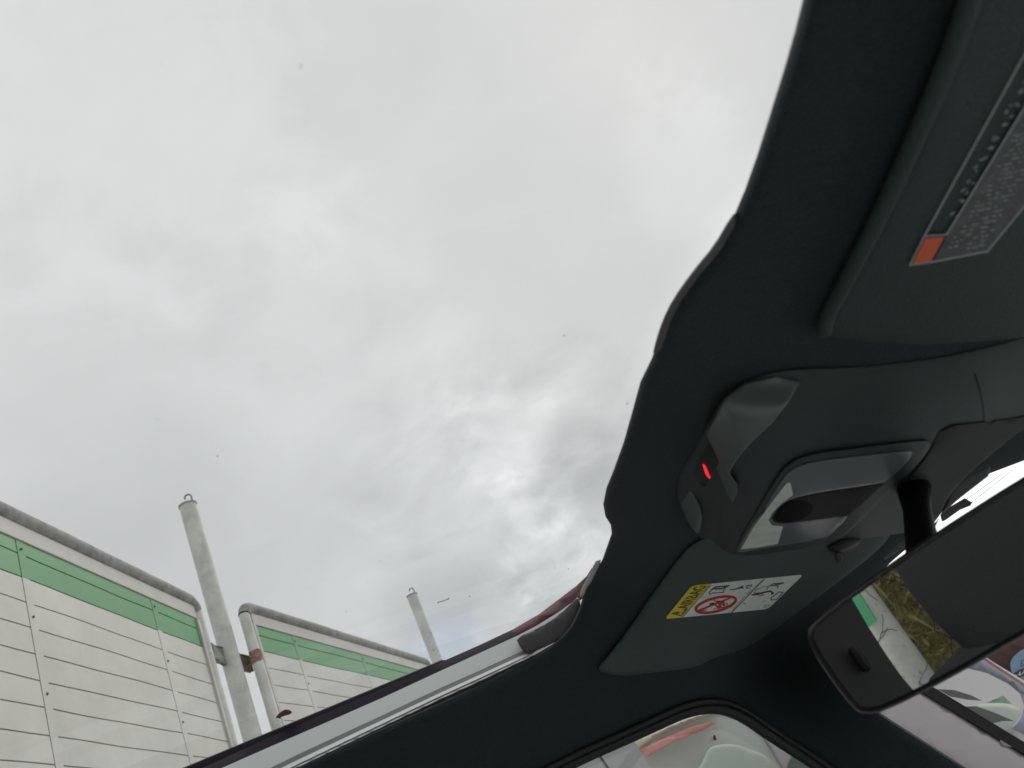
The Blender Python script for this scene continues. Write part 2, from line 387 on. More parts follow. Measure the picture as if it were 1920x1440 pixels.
# ------------------------------------------------------------------ hoarding sections and their posts
def frame_axes(az): a = rad(az); return Vector((math.sin(a), math.cos(a), 0)), Vector((math.cos(a), -math.sin(a), 0))
dA, nA = frame_axes(13); kA = -1.69708
dB, nB = frame_axes(20); kB = -2.154876
def hoarding(label, d, n, k, joints, s0, s1, cap_left=True):
    """n points towards the car.  joints = positions of the laps between sheets."""
    def W(s, o, z): return d*s + n*(k+o) + Vector((0, 0, z+EYE.z))
    root = empty('hoarding_section', W((s0+s1)/2, 0, -EYE.z), label, 'fence', 'sheet hoarding sections between the posts')
    R3 = Matrix((( d.x, n.x, 0, 0), (d.y, n.y, 0, 0), (0, 0, 1, 0), (0, 0, 0, 1)))
    levels = [1.76, 1.70] + [1.6025-.0978*i for i in range(28)]
    levels = [z for z in levels if z > -1.0]
    js = [s0]+[j for j in joints if s0 < j < s1]+[s1]
    for a, b in zip(js, js[1:]):
        fl = .047 if a in joints else 0.0
        # flange strip down the lap
        if fl:
            for (zt, zb, mm) in ((1.76, 1.6025, M['sheetgreen']), (1.6025, levels[-1], M['sheetwhite'])):
                bm = bmesh.new(); bm_box(bm, W(a+fl/2+.001, .0048, (zt+zb)/2), (fl-.002, .0112, zt-zb), R3)
                from_bm('panel_flange', bm, mm, root, False)
        for zt, zb in zip(levels, levels[1:]):
            g_ = .0019; x0 = a+fl-.0015; x1 = b-.003
            bm = bmesh.new(); nseg = 9; top = []; 
            rows = []; wv = lambda s_, z_: .0020*math.sin(s_*4+z_*9)+.0012*math.sin(s_*11+z_*23)
            for i in range(nseg+1):
                s = x0+(x1-x0)*i/nseg; wt = wv(s, zt) if zt < 1.75 else 0; wb = wv(s, zb)
                rows.append([W(s, .006, zt+wt), W(s, .010, zt-.003+wt), W(s, .0105, zb+g_+wb), W(s, .001, zb+g_*.8+wb)])
            vv = [[bm.verts.new(p) for p in r] for r in rows]
            for r0, r1 in zip(vv, vv[1:]):
                for q in range(3): bm.faces.new((r0[q], r0[q+1], r1[q+1], r1[q]))
            from_bm('plank', bm, M['sheetgreen'] if zb > 1.59 else M['sheetwhite'], root, False)
    # dark backing seen in the grooves, and a back face
    bm = bmesh.new(); bm_box(bm, W((s0+s1)/2, -.012, (1.78+levels[-1])/2), (s1-s0, .02, 1.78-levels[-1]), R3); from_bm('backing_sheet', bm, M['dark'], root, False)
    # edge trims
    bm = bmesh.new(); bm_box(bm, W((s0+s1)/2, .000, 1.7965), (s1-s0+.03, .030, .071), R3, .003); from_bm('top_trim', bm, M['trim'], root, False)
    for s in (s0-.02, s1+.012):
        bm = bmesh.new(); bm_box(bm, W(s, .004, (1.757+levels[-1])/2), (.03, .036, 1.76-levels[-1]-.002), R3, .003); from_bm('side_trim', bm, M['trim'], root, False)
    # screws
    for j in joints:
        for i, z in enumerate([1.725, 1.452, 1.165, .88, .59, .3, 0, -.3, -.6]):
            if s0 < j < s1:
                c = W(j+.026, .012, z); bm = bmesh.new(); bmesh.ops.create_cone(bm, segments=8, radius1=.0055, radius2=.004, depth=.006, cap_ends=True,
                    matrix=Matrix.Translation(c) @ n.to_track_quat('Z', 'Y').to_matrix().to_4x4())
                from_bm('screw', bm, M['dark'], root, False)
    # bent pipe frame
    zt = 1.866; ext = .07
    lo = -EYE.z
    path = arc_pts([W(s0-ext, 0, lo), W(s0-ext, 0, zt), W(s1+ext-.01, 0, zt), W(s1+ext-.01, 0, lo)], 8, .09)
    up = [p for p in path if p.z > EYE.z+1.76]; 
    bm = bmesh.new(); p2 = []
    for a, b in zip(path, path[1:]):
        m_ = max(1, int((b-a).length/.25)); p2 += [a.lerp(b, i/m_) for i in range(m_)]
    p2.append(path[-1])
    p2 = [p + Vector((0, 0, random.uniform(-.0015, .0015))) for p in p2]
    top = [p for p in p2 if p.z > EYE.z+zt-.055]; 
    i0 = p2.index(top[0]); i1 = p2.index(top[-1])
    bm_tube(bm, p2[i0:i1+1], .034, 16, False); from_bm('top_pipe', bm, M['pipe'], root)
    for sl in (p2[:i0+1], p2[i1:]):
        bm = bmesh.new(); bm_tube(bm, sl, .030, 16, False); from_bm('side_pipe', bm, M['post'], root)
    return root
hoarding('long sheet hoarding with green top band left of the near post', dA, nA, kA, (1.94, 2.975, 3.982), 1.16, 4.455)
hoarding('farther sheet hoarding with green top band between the two tall posts', dB, nB, kB, (5.145, 6.20, 7.267), 4.70, 7.72)

def post(label, base, ztop, hook=True, bracket=(), cracks=0):
    root = empty('fence_post', (base.x, base.y, 0), label, 'post', 'round steel fence posts')
    bm = bmesh.new(); r = .0495
    H = ztop+EYE.z; nz = 14
    rg = bm_tube(bm, [Vector((base.x, base.y, H*i/nz)) for i in range(nz+1)], r, 28, False)
    for ring, nx in zip(rg[:1], rg[1:2]): pass
    from_bm('pole', bm, M['post'], root)
    bm = bmesh.new(); bm_tube(bm, [Vector((base.x, base.y, H-.010)), Vector((base.x, base.y, H))], r+.0035, 28, True); from_bm('cap', bm, M['pipe'], root)
    if hook:
        t = Vector((-.97, .1, 0)).normalized()
        b0 = Vector((base.x, base.y, H)) - t*.032
        pts = [b0, b0+Vector((0, 0, .045))]
        for i in range(1, 8):
            a = math.pi*i/7*1.1; pts.append(b0+Vector((0, 0, .045+.017*math.sin(a))) + t*(.019-.019*math.cos(a)))
        bm = bmesh.new(); bm_tube(bm, pts, .0055, 8); from_bm('hook', bm, M['pipe'], root)
    for (dr, z, ln, m) in bracket:
        bm = bmesh.new(); c = Vector((base.x, base.y, z+EYE.z)) + dr*(r+ln/2-.01) - nA*.02
        q = dr.to_track_quat('X', 'Z').to_matrix().to_4x4()
        bm_box(bm, c, (ln, .022, .09), q, .004)
        bmesh.ops.subdivide_edges(bm, edges=bm.edges[:], cuts=2, use_grid_fill=True)
        for v in bm.verts: v.co += Vector([random.uniform(-.006, .006) for _ in range(3)])
        from_bm('bracket', bm, m, root)
    return root
pA = dA*4.762 + nA*(kA+.02)
post('near tall post between the two hoardings, rusty bracket on its right', pA, 2.545, True, ((dB, 1.59, .20, M['rust']), (-dA, 1.60, .15, M['pipe'])))
bm = bmesh.new(); c0 = dB*4.63+nB*kB+Vector((0, 0, EYE.z)); bm_tube(bm, [c0+Vector((0, 0, z)) for z in (1.53, 1.55, 1.58, 1.60)], .033, 14, True, [.031, .033, .034, .032])
for v in bm.verts: v.co += Vector([random.uniform(-.003, .003) for _ in range(3)])
from_bm('clamp', bm, M['rust'], bpy.data.objects['fence_post'])
pB = dB*8.05 + nB*(kB+.02)
post('far tall post sticking up behind the end of the farther hoarding', pB, 2.56, True, ((-dB, 1.6, .15, M['pipe']),))
pC = dA*.925 + nA*(kA+.0)
pr = post('post with cracked white paint and a green plate, seen only in the mirror', pC, 2.54, False, ((dA, 1.6, .15, M['pipe']),))
# curly cracks in the paint of that post and the green plate on it
bm = bmesh.new()
for k in range(34):
    z = EYE.z + random.uniform(-.34, .16); a = math.atan2(nA.y, nA.x)+random.uniform(-1.3, 1.0); pts = []
    da, dz = random.uniform(-.3, .3), random.uniform(-.02, .02)
    for i in range(random.randint(4, 8)):
        pts.append(Vector((pC.x+math.cos(a)*.0500, pC.y+math.sin(a)*.0500, z))); da += random.uniform(-.25, .25); dz += random.uniform(-.008, .008)
        a += da*.5; z += dz*.6
    bm_tube(bm, pts, .0008, 5)
o = from_bm('paint_crack', bm, M['dark'], pr); o['kind'] = 'stuff'

# chain link fence and bank of dry grass and leaves beyond that post, seen in the mirror
cl = empty('chain_link_fence', tuple(dA*-1 + nA*(kA-.05) + Vector((0, 0, 0))), 'wire mesh fence in front of leafy bank, seen in the mirror', 'fence')
bm = bmesh.new(); A0 = dA*-2.6 + nA*(kA-.03); cell = .042
def WA(s, o, z): return dA*s + nA*(kA+o) + Vector((0, 0, z))
ns = int(3.4/cell)
for i in range(ns):
    for sg in (1, -1):
        s0 = .80 - i*cell; pts = []
        for j in range(0, 54):
            z = .5+j*cell*.75
            if z > 2.2: break
            pts.append(WA(s0 + (cell/2 if j % 2 else 0)*sg, -.03+.002*sg, z))
        bm_tube(bm, pts, .0016, 3, False)
wm = mat('wire', (.02, .02, .02), .6)
o = from_bm('wire_mesh', bm, wm, cl)
for z in (2.2, .5):
    bm = bmesh.new(); bm_tube(bm, [WA(.83, -.03, z), WA(-2.6, -.03, z)], .018, 10); from_bm('rail', bm, M['pipe'], cl)
bank = []
bm = bmesh.new()
leafm = mat('bank_leaves', (.16, .17, .045), .7, var=.75, vscale=9)
nodes = leafm.node_tree.nodes
cr_ = [n for n in nodes if n.type == 'VALTORGB'][0].color_ramp
cr_.elements[0].color = (.11, .16, .04, 1); cr_.elements[1].color = (.75, .55, .32, 1); e = cr_.elements.new(.5); e.color = (.38, .37, .15, 1)
for i in range(60000):
    s = random.uniform(-2.0, 1.3); o_ = -random.uniform(.25, .9); z = random.uniform(.5, 2.3) 
    c = WA(s, o_-.25*z*.3, z); grs = random.random() < .35; L_ = random.uniform(.12, .30) if grs else random.uniform(.015, .045); wd = .006 if grs else L_*random.uniform(.25, .5)
    q = Vector((random.gauss(0, 1), random.gauss(0, 1), random.gauss(0, 1)+.4)).normalized(); r_ = q.cross(Vector((random.gauss(0, 1), random.gauss(0, 1), random.gauss(0, 1)))).normalized()
    a = bm.verts.new(c-q*L_/2); b = bm.verts.new(c+r_*wd/2); d_ = bm.verts.new(c+q*L_/2); e_ = bm.verts.new(c-r_*wd/2)
    bm.faces.new((a, b, d_, e_))
me = bpy.data.meshes.new('bank_foliage'); bm.to_mesh(me); bm.free()
o = link('bank_foliage', me, leafm, None, False); tag(o, 'dry grass and leaves on the bank behind wire mesh', 'foliage', kind='stuff')
bm = bmesh.new()
vs1 = [WA(1.6, -1.0, 0), WA(-3.4, -1.0, 0), WA(-3.4, -2.6, 3.0), WA(1.6, -2.6, 3.0), WA(1.6, -9, 3.2), WA(-3.4, -9, 3.2)]
vv = [bm.verts.new(p) for p in vs1]; bm.faces.new((vv[0], vv[1], vv[2], vv[3])); bm.faces.new((vv[3], vv[2], vv[5], vv[4]))
o = from_bm('earth_bank', bm, mat('earth', (.09, .08, .04), .95, var=.5, vscale=6), None, False); tag(o, kind='structure')

# ================================================================== the car we sit in
car = empty('car', (0, .37, 0), 'dark red car with black cabin and glass roof, seen from its driving seat', 'car')
S_ = .39
def d_header(px, py, off=0): r = ray(px, py); return (.21+.22*S_-off)/(r[2]+S_*r[0])
ctl = []
for p in [(1560, -200), (1505, 0), (1445, 210), (1378, 400), (1262, 565), (1200, 710), (1150, 880), (1140, 990), (1110, 1085)]:
    ctl.append((*p, dist_axis(p[0], p[1], 2, .205)))
for p in [(1030, 1215), (900, 1285), (700, 1375), (560, 1440), (200, 1610)]: ctl.append((*p, dist_axis(p[0], p[1], 1, .90)))
for p in [(1060, 1290), (900, 1370), (740, 1440)]: ctl.append((*p, dist_axis(p[0], p[1], 1, .945)))
for p in [(1110, 1420), (1237, 1360), (1326, 1328), (1400, 1351), (1534, 1440), (800, 1560)]: ctl.append((*p, dist_axis(p[0], p[1], 1, 1.03)))
for p in [(1200, 1290), (1320, 1270)]: ctl.append((*p, dist_axis(p[0], p[1], 1, .985)))
for p in [(1625, 1290), (1652, 1338), (1812, 1440), (1900, 1500)]: ctl.append((*p, dist_axis(p[0], p[1], 1, .95)))
for p in [(1600, 900), (1700, 700), (1500, 650), (1450, 800), (1919, 868), (1789, 935), (1663, 1050), (2200, 700), (1700, 300), (1900, 100), (2200, -100), (1400, 1080), (1300, 1050), (1860, 500)]: ctl.append((*p, d_header(*p)))
for p in [(1540, 1160), (1450, 1220)]: ctl.append((*p, d_header(*p)*.99))
dH = TPS(ctl, 2e-3)
def back(x, y, z): return proj(x, y, z)
lip = [(1560, -200), (1530, -100), (1505, 0), (1490, 60), (1470, 130), (1445, 210), (1420, 290), (1397, 355), (1376, 405), (1345, 460), (1302, 512), (1266, 562), (1247, 600), (1234, 640), (1222, 672), (1201, 715), (1186, 770),
       (1169, 830), (1151, 880), (1137, 915), (1131, 945), (1135, 968), (1145, 984), (1147, 1000), (1130, 1048), (1109, 1088), (1094, 1116), (1087, 1138), (1071, 1172), (1050, 1196), (1030, 1213), (1000, 1230), (900, 1283), (700, 1372), (560, 1438)]
win = [(1050, 1446), (1100, 1421), (1176, 1388), (1237, 1360), (1283, 1339), (1326, 1330), (1363, 1334), (1399, 1351), (1451, 1388), (1534, 1440), (1625, 1510)]
wsh = [(1900, 1502), (1812, 1440), (1652, 1338), (1620, 1290), (1606, 1210), (1622, 1140), (1646, 1082), (1668, 1056), (1741, 994), (1789, 930), (1853, 889), (1919, 864), (2200, 790)]
head_poly = lip + [(320, 1545), (100, 1650), (250, 1850), (600, 1680), (850, 1545)] + win + wsh + [(2300, 500), (2300, -200)]
shell('headliner', head_poly, dH, M['headliner'], car, step=20, thick=.03, roll=30, rolld=.016)

shell('header_bulge', [(1384, 396), (1371, 404), (1340, 458), (1297, 510), (1261, 561), (1242, 600), (1229, 640), (1223, 668), (1252, 656), (1284, 618), (1318, 574), (1352, 516), (1378, 456)], lambda a, b: dH(a, b)+.004, mat('header_rim_lit', (.12, .11, .12), .6, bump=.1, bscale=900), car, step=8, thick=.008, roll=6, rolld=.004, round_it=1)  # lit rim of the header: its light is painted as a lighter grey
# window seal round the side window opening
def dS(px, py): return dist_axis(px, py, 1, 1.035)
wn = smooth_poly([(600, 1672), (850, 1547)]+win+[(1760, 1600)], 2, closed=False)
curve_tube('window_seal', [(x, y-3) for x, y in wn], .006, lambda a, b: dH(a, b)-.002, M['seal'], car, sm=0)
curve_tube('window_seal', [(x+2, y-17) for x, y in wn], .0035, lambda a, b: dH(a, b)-.004, M['seal'], car, sm=0)

# side window pane
shell('side_window', [(300, 1900), (600, 1660), (850, 1530), (1100, 1400), (1240, 1340), (1326, 1315), (1400, 1335), (1560, 1440), (1800, 1640)], lambda a, b: dist_axis(a, b, 1, 1.06), M['autoglass'], car, step=120, thick=.003)
# windscreen: a sloping pane below the header
def P3(x, y, z): return Vector((x, y, z)) + EYE
bm = bmesh.new()
WS = [[], []]
for i in range(13):
    yy = -.33+1.33*i/12; bow = .05*(1-((yy-.35)/.7)**2)
    for k in range(9):
        t = k/8; WS[0].append(bm.verts.new(P3(.50+bow+t*.62, yy+(yy-.35)*.10*t, .155-t*.47)))
for i in range(12):
    for k in range(8): bm.faces.new((WS[0][i*9+k], WS[0][i*9+k+1], WS[0][(i+1)*9+k+1], WS[0][(i+1)*9+k]))
o = from_bm('windscreen', bm, M['autoglass'], car)

# glass roof
bm = bmesh.new(); nx, ny = 14, 14; gg = []
for i in range(nx+1):
    for j in range(ny+1):
        x = -1.6+1.87*i/nx; y = -.24+1.22*j/ny
        z = .222 + .006*(1-((y-.37)/.6)**2) - .01*max(0, (x-.0)/.25)**2*.4
        gg.append(bm.verts.new(P3(x, y, z)))
for i in range(nx):
    for j in range(ny): bm.faces.new((gg[i*(ny+1)+j], gg[(i+1)*(ny+1)+j], gg[(i+1)*(ny+1)+j+1], gg[i*(ny+1)+j+1]))
from_bm('roof_glass', bm, M['roofglass'], car)

# edge of the roof opening along the far side: black rim, painted rail, groove, end cover
def strip(name, up, lo, mat_, yu, yl, thick=.006, step=30, roll=0, rolld=0):
    poly = up + lo[::-1]
    seg_u = np.array(up); seg_l = np.array(lo)
    def df(px, py):
        # interpolate the lateral position between the upper and the lower edge
        yu_ = np.interp(px, seg_u[:, 0], seg_u[:, 1]); yl_ = np.interp(px, seg_l[:, 0], seg_l[:, 1])
        t = min(1, max(0, (py-yu_)/max(1e-3, (yl_-yu_)))) ; return dist_axis(px, py, 1, yu+(yl-yu)*t)
    return shell(name, poly, df, mat_, car, step=step, thick=thick, roll=roll, rolld=rolld)
E0 = [(60, 1572), (220, 1507), (380, 1440), (500, 1385), (620, 1333), (720, 1289), (830, 1240), (900, 1209), (960, 1181), (1010, 1152), (1050, 1122), (1080, 1099), (1100, 1082), (1116, 1055)]
E1 = [(60, 1593), (220, 1528), (400, 1451), (500, 1407), (620, 1355), (720, 1311), (830, 1260), (900, 1228), (970, 1196), (1010, 1175), (1050, 1150), (1080, 1128), (1098, 1110), (1118, 1080)]
E2 = [(60, 1655), (220, 1590), (480, 1476), (560, 1435), (700, 1366), (830, 1304), (900, 1272), (960, 1243), (1000, 1224), (1030, 1209)]
E3 = [(60, 1668), (220, 1603), (490, 1484), (570, 1441), (700, 1376), (830, 1314), (900, 1280), (960, 1250), (1000, 1232), (1034, 1214)]
shell('rail_backing', [(60, 1600), (400, 1456), (830, 1266), (1000, 1192), (1060, 1160), (1075, 1165), (1050, 1205), (1010, 1250), (900, 1310), (560, 1470), (60, 1700)], lambda a, b: dist_axis(a, b, 1, .975), M['rail'], car, step=40, thick=.01)
strip('roof_opening_rim', E0[:9], E1[:9], M['frit'], .965, .955, .02)
sp_ = [(940, 1190), (960, 1181), (1010, 1152), (1050, 1122), (1080, 1099), (1100, 1080), (1118, 1050)]
sp2 = [(940, 1210), (970, 1196), (1010, 1175), (1050, 1150), (1080, 1132), (1098, 1118), (1122, 1090)]
strip('red_roof_corner', sp_, sp2, M['redpaint'], .967, .957, .02, roll=8, rolld=.004)
strip('roof_rail', [(x, y-4) for x, y in E1[:12]], [(60, 1640), (220, 1575), (480, 1459), (560, 1420), (700, 1354), (830, 1293), (900, 1262), (960, 1234), (1000, 1216), (1030, 1200), (1060, 1180), (1080, 1160)], M['rail'], .952, .942, .01)
strip('rail_groove', [(60, 1634), (220, 1569), (480, 1453), (560, 1414), (700, 1349), (830, 1288), (900, 1257), (1000, 1211), (1060, 1180)], [(60, 1652), (220, 1587), (480, 1471), (560, 1431), (700, 1364), (830, 1302), (900, 1270), (1000, 1223), (1060, 1190)], M['rail_dark'], .941, .925, .01)
strip('rail_lip', [(60, 1643), (220, 1578), (480, 1463), (560, 1424), (700, 1358), (830, 1297), (900, 1265), (1000, 1219), (1040, 1197)], [(60, 1662), (220, 1597), (480, 1478), (560, 1438), (700, 1371), (830, 1309), (900, 1277), (1000, 1229), (1040, 1206)], M['rail'], .922, .910, .004, roll=5, rolld=.003)
strip('rail_trim', [(60, 1652), (220, 1588), (480, 1471), (560, 1432), (700, 1365), (830, 1303), (900, 1271), (1000, 1224)], [(60, 1656), (220, 1592), (480, 1474), (560, 1435), (700, 1368), (830, 1306), (900, 1274), (1000, 1226)], M['endcap'], .9085, .9075, .003)
shell('rail_end_cover', [(967, 1196), (1010, 1178), (1050, 1152), (1078, 1124), (1083, 1119), (1088, 1126), (1088, 1145), (1065, 1190), (1034, 1214), (992, 1226), (983, 1224), (975, 1213)], lambda a, b: dist_axis(a, b, 1, .915), M['endcap'], car, step=12, thick=.02, roll=5, rolld=.004, round_it=1)
shell('corner_trim', [(1116, 1052), (1130, 1048), (1112, 1088), (1094, 1122), (1086, 1118), (1092, 1100), (1104, 1080)], lambda a, b: dH(a, b)+.012, M['rail'], car, step=10, thick=.01, roll=4, rolld=.003, round_it=1)

# passenger's sun visor, folded up
def dV(px, py): return dH(px, py)-.012
pv = [(1300, 1012), (1262, 1060), (1222, 1115), (1180, 1178), (1140, 1230), (1120, 1250), (1126, 1262), (1176, 1268), (1222, 1261), (1283, 1255), (1314, 1247), (1338, 1233), (1375, 1224), (1405, 1211), (1440, 1190), (1520, 1130), (1600, 1070), (1660, 1020), (1680, 980), (1600, 940), (1450, 960)]
visor1 = shell('sun_visor', pv, dV, M['visor'], car, step=18, thick=.014, roll=13, rolld=.008, round_it=2)
# driver's sun visor
curve_tube('visor_bead', [(1830, -60), (1822, -5), (1790, 85), (1748, 188), (1695, 308), (1640, 425), (1578, 543), (1548, 598), (1545, 622)], .0042, lambda a, b: dH(a, b)-.009, M['visor2'], car)
dv = [(1850, -200), (1822, -20), (1790, 80), (1748, 185), (1695, 305), (1640, 425), (1575, 545), (1543, 600), (1540, 622), (1570, 636), (1700, 648), (1850, 640), (2000, 625), (2250, 590), (2250, -200)]
visor2 = shell('sun_visor', dv, lambda a, b: dH(a, b)-.010, M['visor2'], car, step=22, thick=.014, roll=26, rolld=.009, round_it=2)

# warning label on the passenger visor
q00, q01, q11, q10 = (1246, 1161), (1297, 1098), (1507, 1077), (1440, 1142)
def UV(u, v): return (q00[0]*(1-u)*(1-v)+q10[0]*u*(1-v)+q11[0]*u*v+q01[0]*(1-u)*v, q00[1]*(1-u)*(1-v)+q10[1]*u*(1-v)+q11[1]*u*v+q01[1]*(1-u)*v)
def dL(px, py): return dV(px, py)-.0012
def rr_uv(u0, v0, u1, v1, r, corners=(1, 1, 1, 1)):
    o = []
    for (cu, cv, a0, on) in ((u1, v1, 0, corners[0]), (u0, v1, 90, corners[1]), (u0, v0, 180, corners[2]), (u1, v0, 270, corners[3])):
        if not on: o.append(UV(cu, cv)); continue
        ru, rv = r*.45, r
        cc = (cu-ru if cu == u1 else cu+ru, cv-rv if cv == v1 else cv+rv)
        for i in range(5): a = rad(a0+90*i/4); o.append(UV(cc[0]+ru*math.cos(a), cc[1]+rv*math.sin(a)))
    return o
shell('label_plate', rr_uv(0.172, 0, 1, 1, .09, (1, 0, 0, 1)), dL, M['white'], visor1, step=24, thick=.0006, smooth=False)
shell('label_band', rr_uv(0, 0, .170, 1, .09, (0, 1, 1, 0)), dL, M['yellow'], visor1, step=24, thick=.0006, smooth=False)
bm = bmesh.new()
def Z(x, y): return (1220+x/6.4, 1060+y/6.4)
def ink(pl, wd=1.5): ribbon(bm, [Z(*p) for p in pl], wd, dL)
ink([(1365, 165), (970, 570)], 1.4); ink([(725, 235), (385, 625)], 1.0); ink([(600, 385), (1190, 328)], .5)
ink([(735, 290), (780, 262), (930, 245)], 2.2); ink([(735, 290), (700, 330), (712, 350)], 1.5); ink([(712, 350), (740, 335), (870, 325), (880, 290), (900, 275)], 1.5); ink([(770, 285), (850, 280), (900, 262)], 2.5); ink([(890, 270), (945, 243)], 1.5)
ink([(950, 290), (1020, 285), (1110, 250)], 1.8); ink([(1040, 280), (1080, 268), (1110, 272)], 2.4); ink([(1095, 248), (1105, 270)], 1.5); ink([(1145, 245), (1220, 235), (1190, 272), (1145, 275), (1150, 250)], 1.3); ink([(1185, 240), (1160, 272)], 1.0)
ink([(1600, 210), (1480, 218), (1430, 245), (1480, 240), (1530, 248), (1520, 268)], 1.5); ink([(1590, 212), (1480, 240)], 2.4); ink([(1410, 262), (1395, 282)], 1.8)
ink([(1430, 248), (1340, 262), (1260, 300), (1240, 335)], 1.0); ink([(1240, 335), (1300, 330), (1400, 325)], 1.0); ink([(1215, 358), (1300, 340), (1400, 315), (1440, 310), (1470, 335), (1450, 345)], 3.0)
ink([(1540, 320), (1590, 325), (1510, 410), (1440, 415), (1450, 385), (1540, 320)], 1.7); ink([(1110, 445), (1125, 460), (1200, 445), (1300, 440)], 1.2); ink([(1120, 458), (1180, 462)], 1.4)
ink([(1300, 440), (1430, 415)], .7); ink([(1360, 490), (1400, 470), (1430, 480), (1400, 500), (1350, 505)], .9)
ink([(710, 465), (760, 455)], 3); ink([(600, 545), (770, 520), (900, 500)], 1.2); ink([(900, 500), (925, 460), (900, 455)], 1.4)
# warning triangle (its mark left open) on the yellow band
tri = [UV(.035, .155), UV(.145, .06), UV(.145, .25)]
ribbon(bm, tri+[tri[0]], 2.0, dL); ribbon(bm, [UV(.07, .155), UV(.11, .155)], 1.8, dL); ribbon(bm, [UV(.125, .15), UV(.128, .16)], 1.6, dL)
from_bm('label_pictogram', bm, M['ink'], visor1, False)
bm = bmesh.new()
def ell(cx_, cy_, ru, rv, n=40): return [UV(cx_+ru*math.cos(2*math.pi*i/n), cy_+rv*math.sin(2*math.pi*i/n)) for i in range(n+1)]
ribbon(bm, ell(.405, .305, .175, .235), 5.0, lambda a, b: dL(a, b)-.0001)
ribbon(bm, [Z(575, 545), Z(950, 395)], 3.0, lambda a, b: dL(a, b)-.00015)
for pl, wd in (([(800, 440), (870, 445), (880, 480)], 5), ([(830, 440), (830, 490), (815, 505)], 6), ([(750, 410), (800, 440)], 2), ([(780, 480), (800, 500)], 3)): ribbon(bm, [Z(*p) for p in pl], wd, lambda a, b: dL(a, b)-.0001)
for pl, wd in (([(1290, 360), (1250, 385), (1230, 410)], 5), ([(1355, 350), (1290, 372)], 2.2), ([(1180, 405), (1300, 408)], 2.4), ([(1240, 400), (1270, 418)], 4)): ribbon(bm, [Z(*p) for p in pl], wd, dL)
from_bm('label_red_print', bm, M['redink'], visor1, False)
# AIRBAG lettering on the band
def text_mesh(s):
    cu = bpy.data.curves.new('t', 'FONT'); cu.body = s; cu.size = 1; cu.resolution_u = 3
    ob = bpy.data.objects.new('t', cu); col.objects.link(ob); dg = bpy.context.evaluated_depsgraph_get(); dg.update()
    me = bpy.data.meshes.new_from_object(ob.evaluated_get(dg)); bpy.data.objects.remove(ob); return me
def put_text(name, s, fmap, dfun, mt, parent, lift=.0008, bold=0):
    me = text_mesh(s); xs = [v.co.x for v in me.vertices]; ys = [v.co.y for v in me.vertices]
    x0, x1, y0, y1 = min(xs), max(xs), min(ys), max(ys)
    for v in me.vertices:
        p = fmap((v.co.x-x0)/(x1-x0), (v.co.y-y0)/(y1-y0)); v.co = pt(p[0], p[1], dfun(*p)-lift)
    bm = bmesh.new(); bm.from_mesh(me)
    return from_bm(name, bm, mt, parent, False)
put_text('label_text', 'AIRBAG', lambda tx, ty: UV(.145-.105*ty, .27+.68*tx), dL, M['ink'], visor1)
o = put_text('label_text', 'AIRBAG', lambda tx, ty: UV(.1465-.105*ty, .275+.68*tx), dL, M['ink'], visor1, .0009)

# larger faint label on the driver's visor, too blurred to read
def dV2(px, py): return dH(px, py)-.0115
shell('label_field', [(1750, 490), (1852, 471), (1925, 382), (2010, 280), (2150, -60), (2030, -60), (1922, 200), (1775, 443)], lambda a, b: dV2(a, b), M['greypanel'], visor2, step=40, thick=.0002, smooth=False)
bm = bmesh.new()
lw = 3.4
for pl in ([(1706, 497), (1733, 443), (1920, 105), (1990, -20), (2010, -60)], [(1775, 440), (1922, 200), (2035, -60)], [(1706, 497), (1750, 491), (1852, 471), (1925, 382), (2010, 280)], [(1733, 443), (1775, 440)]): ribbon(bm, pl, lw, lambda a, b: dV2(a, b)-.0003, 0, .0001)
flat2 = lambda a, b: dV2(a, b)-.0003
for k in range(15):                      # blurred capitals between the two lines
    t = .13+k*.058; cx_, cy_ = 1750+(1947-1750)*t, 447-(447-92)*t; cx_ += 10; cy_ += 0
    for q_ in range(3):
        ox, oy = random.uniform(-7, 7), random.uniform(-5, 5); ribbon(bm, [(cx_+ox, cy_+oy), (cx_+ox+random.uniform(3, 7), cy_+oy+random.uniform(-5, 3))], 2.2, flat2, 0, .0001)
for k in range(26):                      # lines of small print on the field
    for q_ in range(7):
        u_ = random.random(); x0_, y0_ = 1772+5.6*k, 474-9.5*k; dx_, dy_ = 70, -14
        x, y = x0_+dx_*u_, y0_+dy_*u_
        if x < 1925 or y < 300: ribbon(bm, [(x, y), (x+random.uniform(3, 7), y-random.uniform(0, 2))], random.uniform(1.5, 2.6), flat2, 0, .0001)
from_bm('label_print', bm, M['greyink'], visor2, False)
shell('label_corner', [(1711, 495), (1735, 447), (1771, 444), (1746, 490)], lambda a, b: dV2(a, b)-.0006, M['orange'], visor2, step=20, thick=.0004, smooth=False)

# ------------------------------------------------------------------ overhead console with reading lamp
con_out = [(1266, 925), (1275, 885), (1300, 845), (1325, 800), (1352, 752), (1400, 712), (1470, 692), (1600, 690), (1760, 672), (1860, 650), (1990, 610), (2100, 590), (2120, 700), (1990, 750), (1919, 800), (1789, 910), (1752, 985), (1700, 1000), (1560, 1016), (1470, 1036), (1400, 1046), (1345, 1030), (1303, 1002), (1280, 965)]
con_ctl = []
for p in con_out: con_ctl.append((*p, dH(*p)-.004))
for p, o_ in (((1352, 900), .030), ((1400, 800), .030), ((1385, 1030), .042), ((1330, 960), .024), ((1460, 760), .026), ((1560, 900), .050), ((1700, 860), .045), ((1480, 1010), .048), ((1620, 980), .045), ((1700, 760), .026), ((1850, 740), .022), ((1500, 840), .045), ((1800, 820), .03)): con_ctl.append((*p, dH(*p)-o_))
dC = TPS(con_ctl, 6e-4)
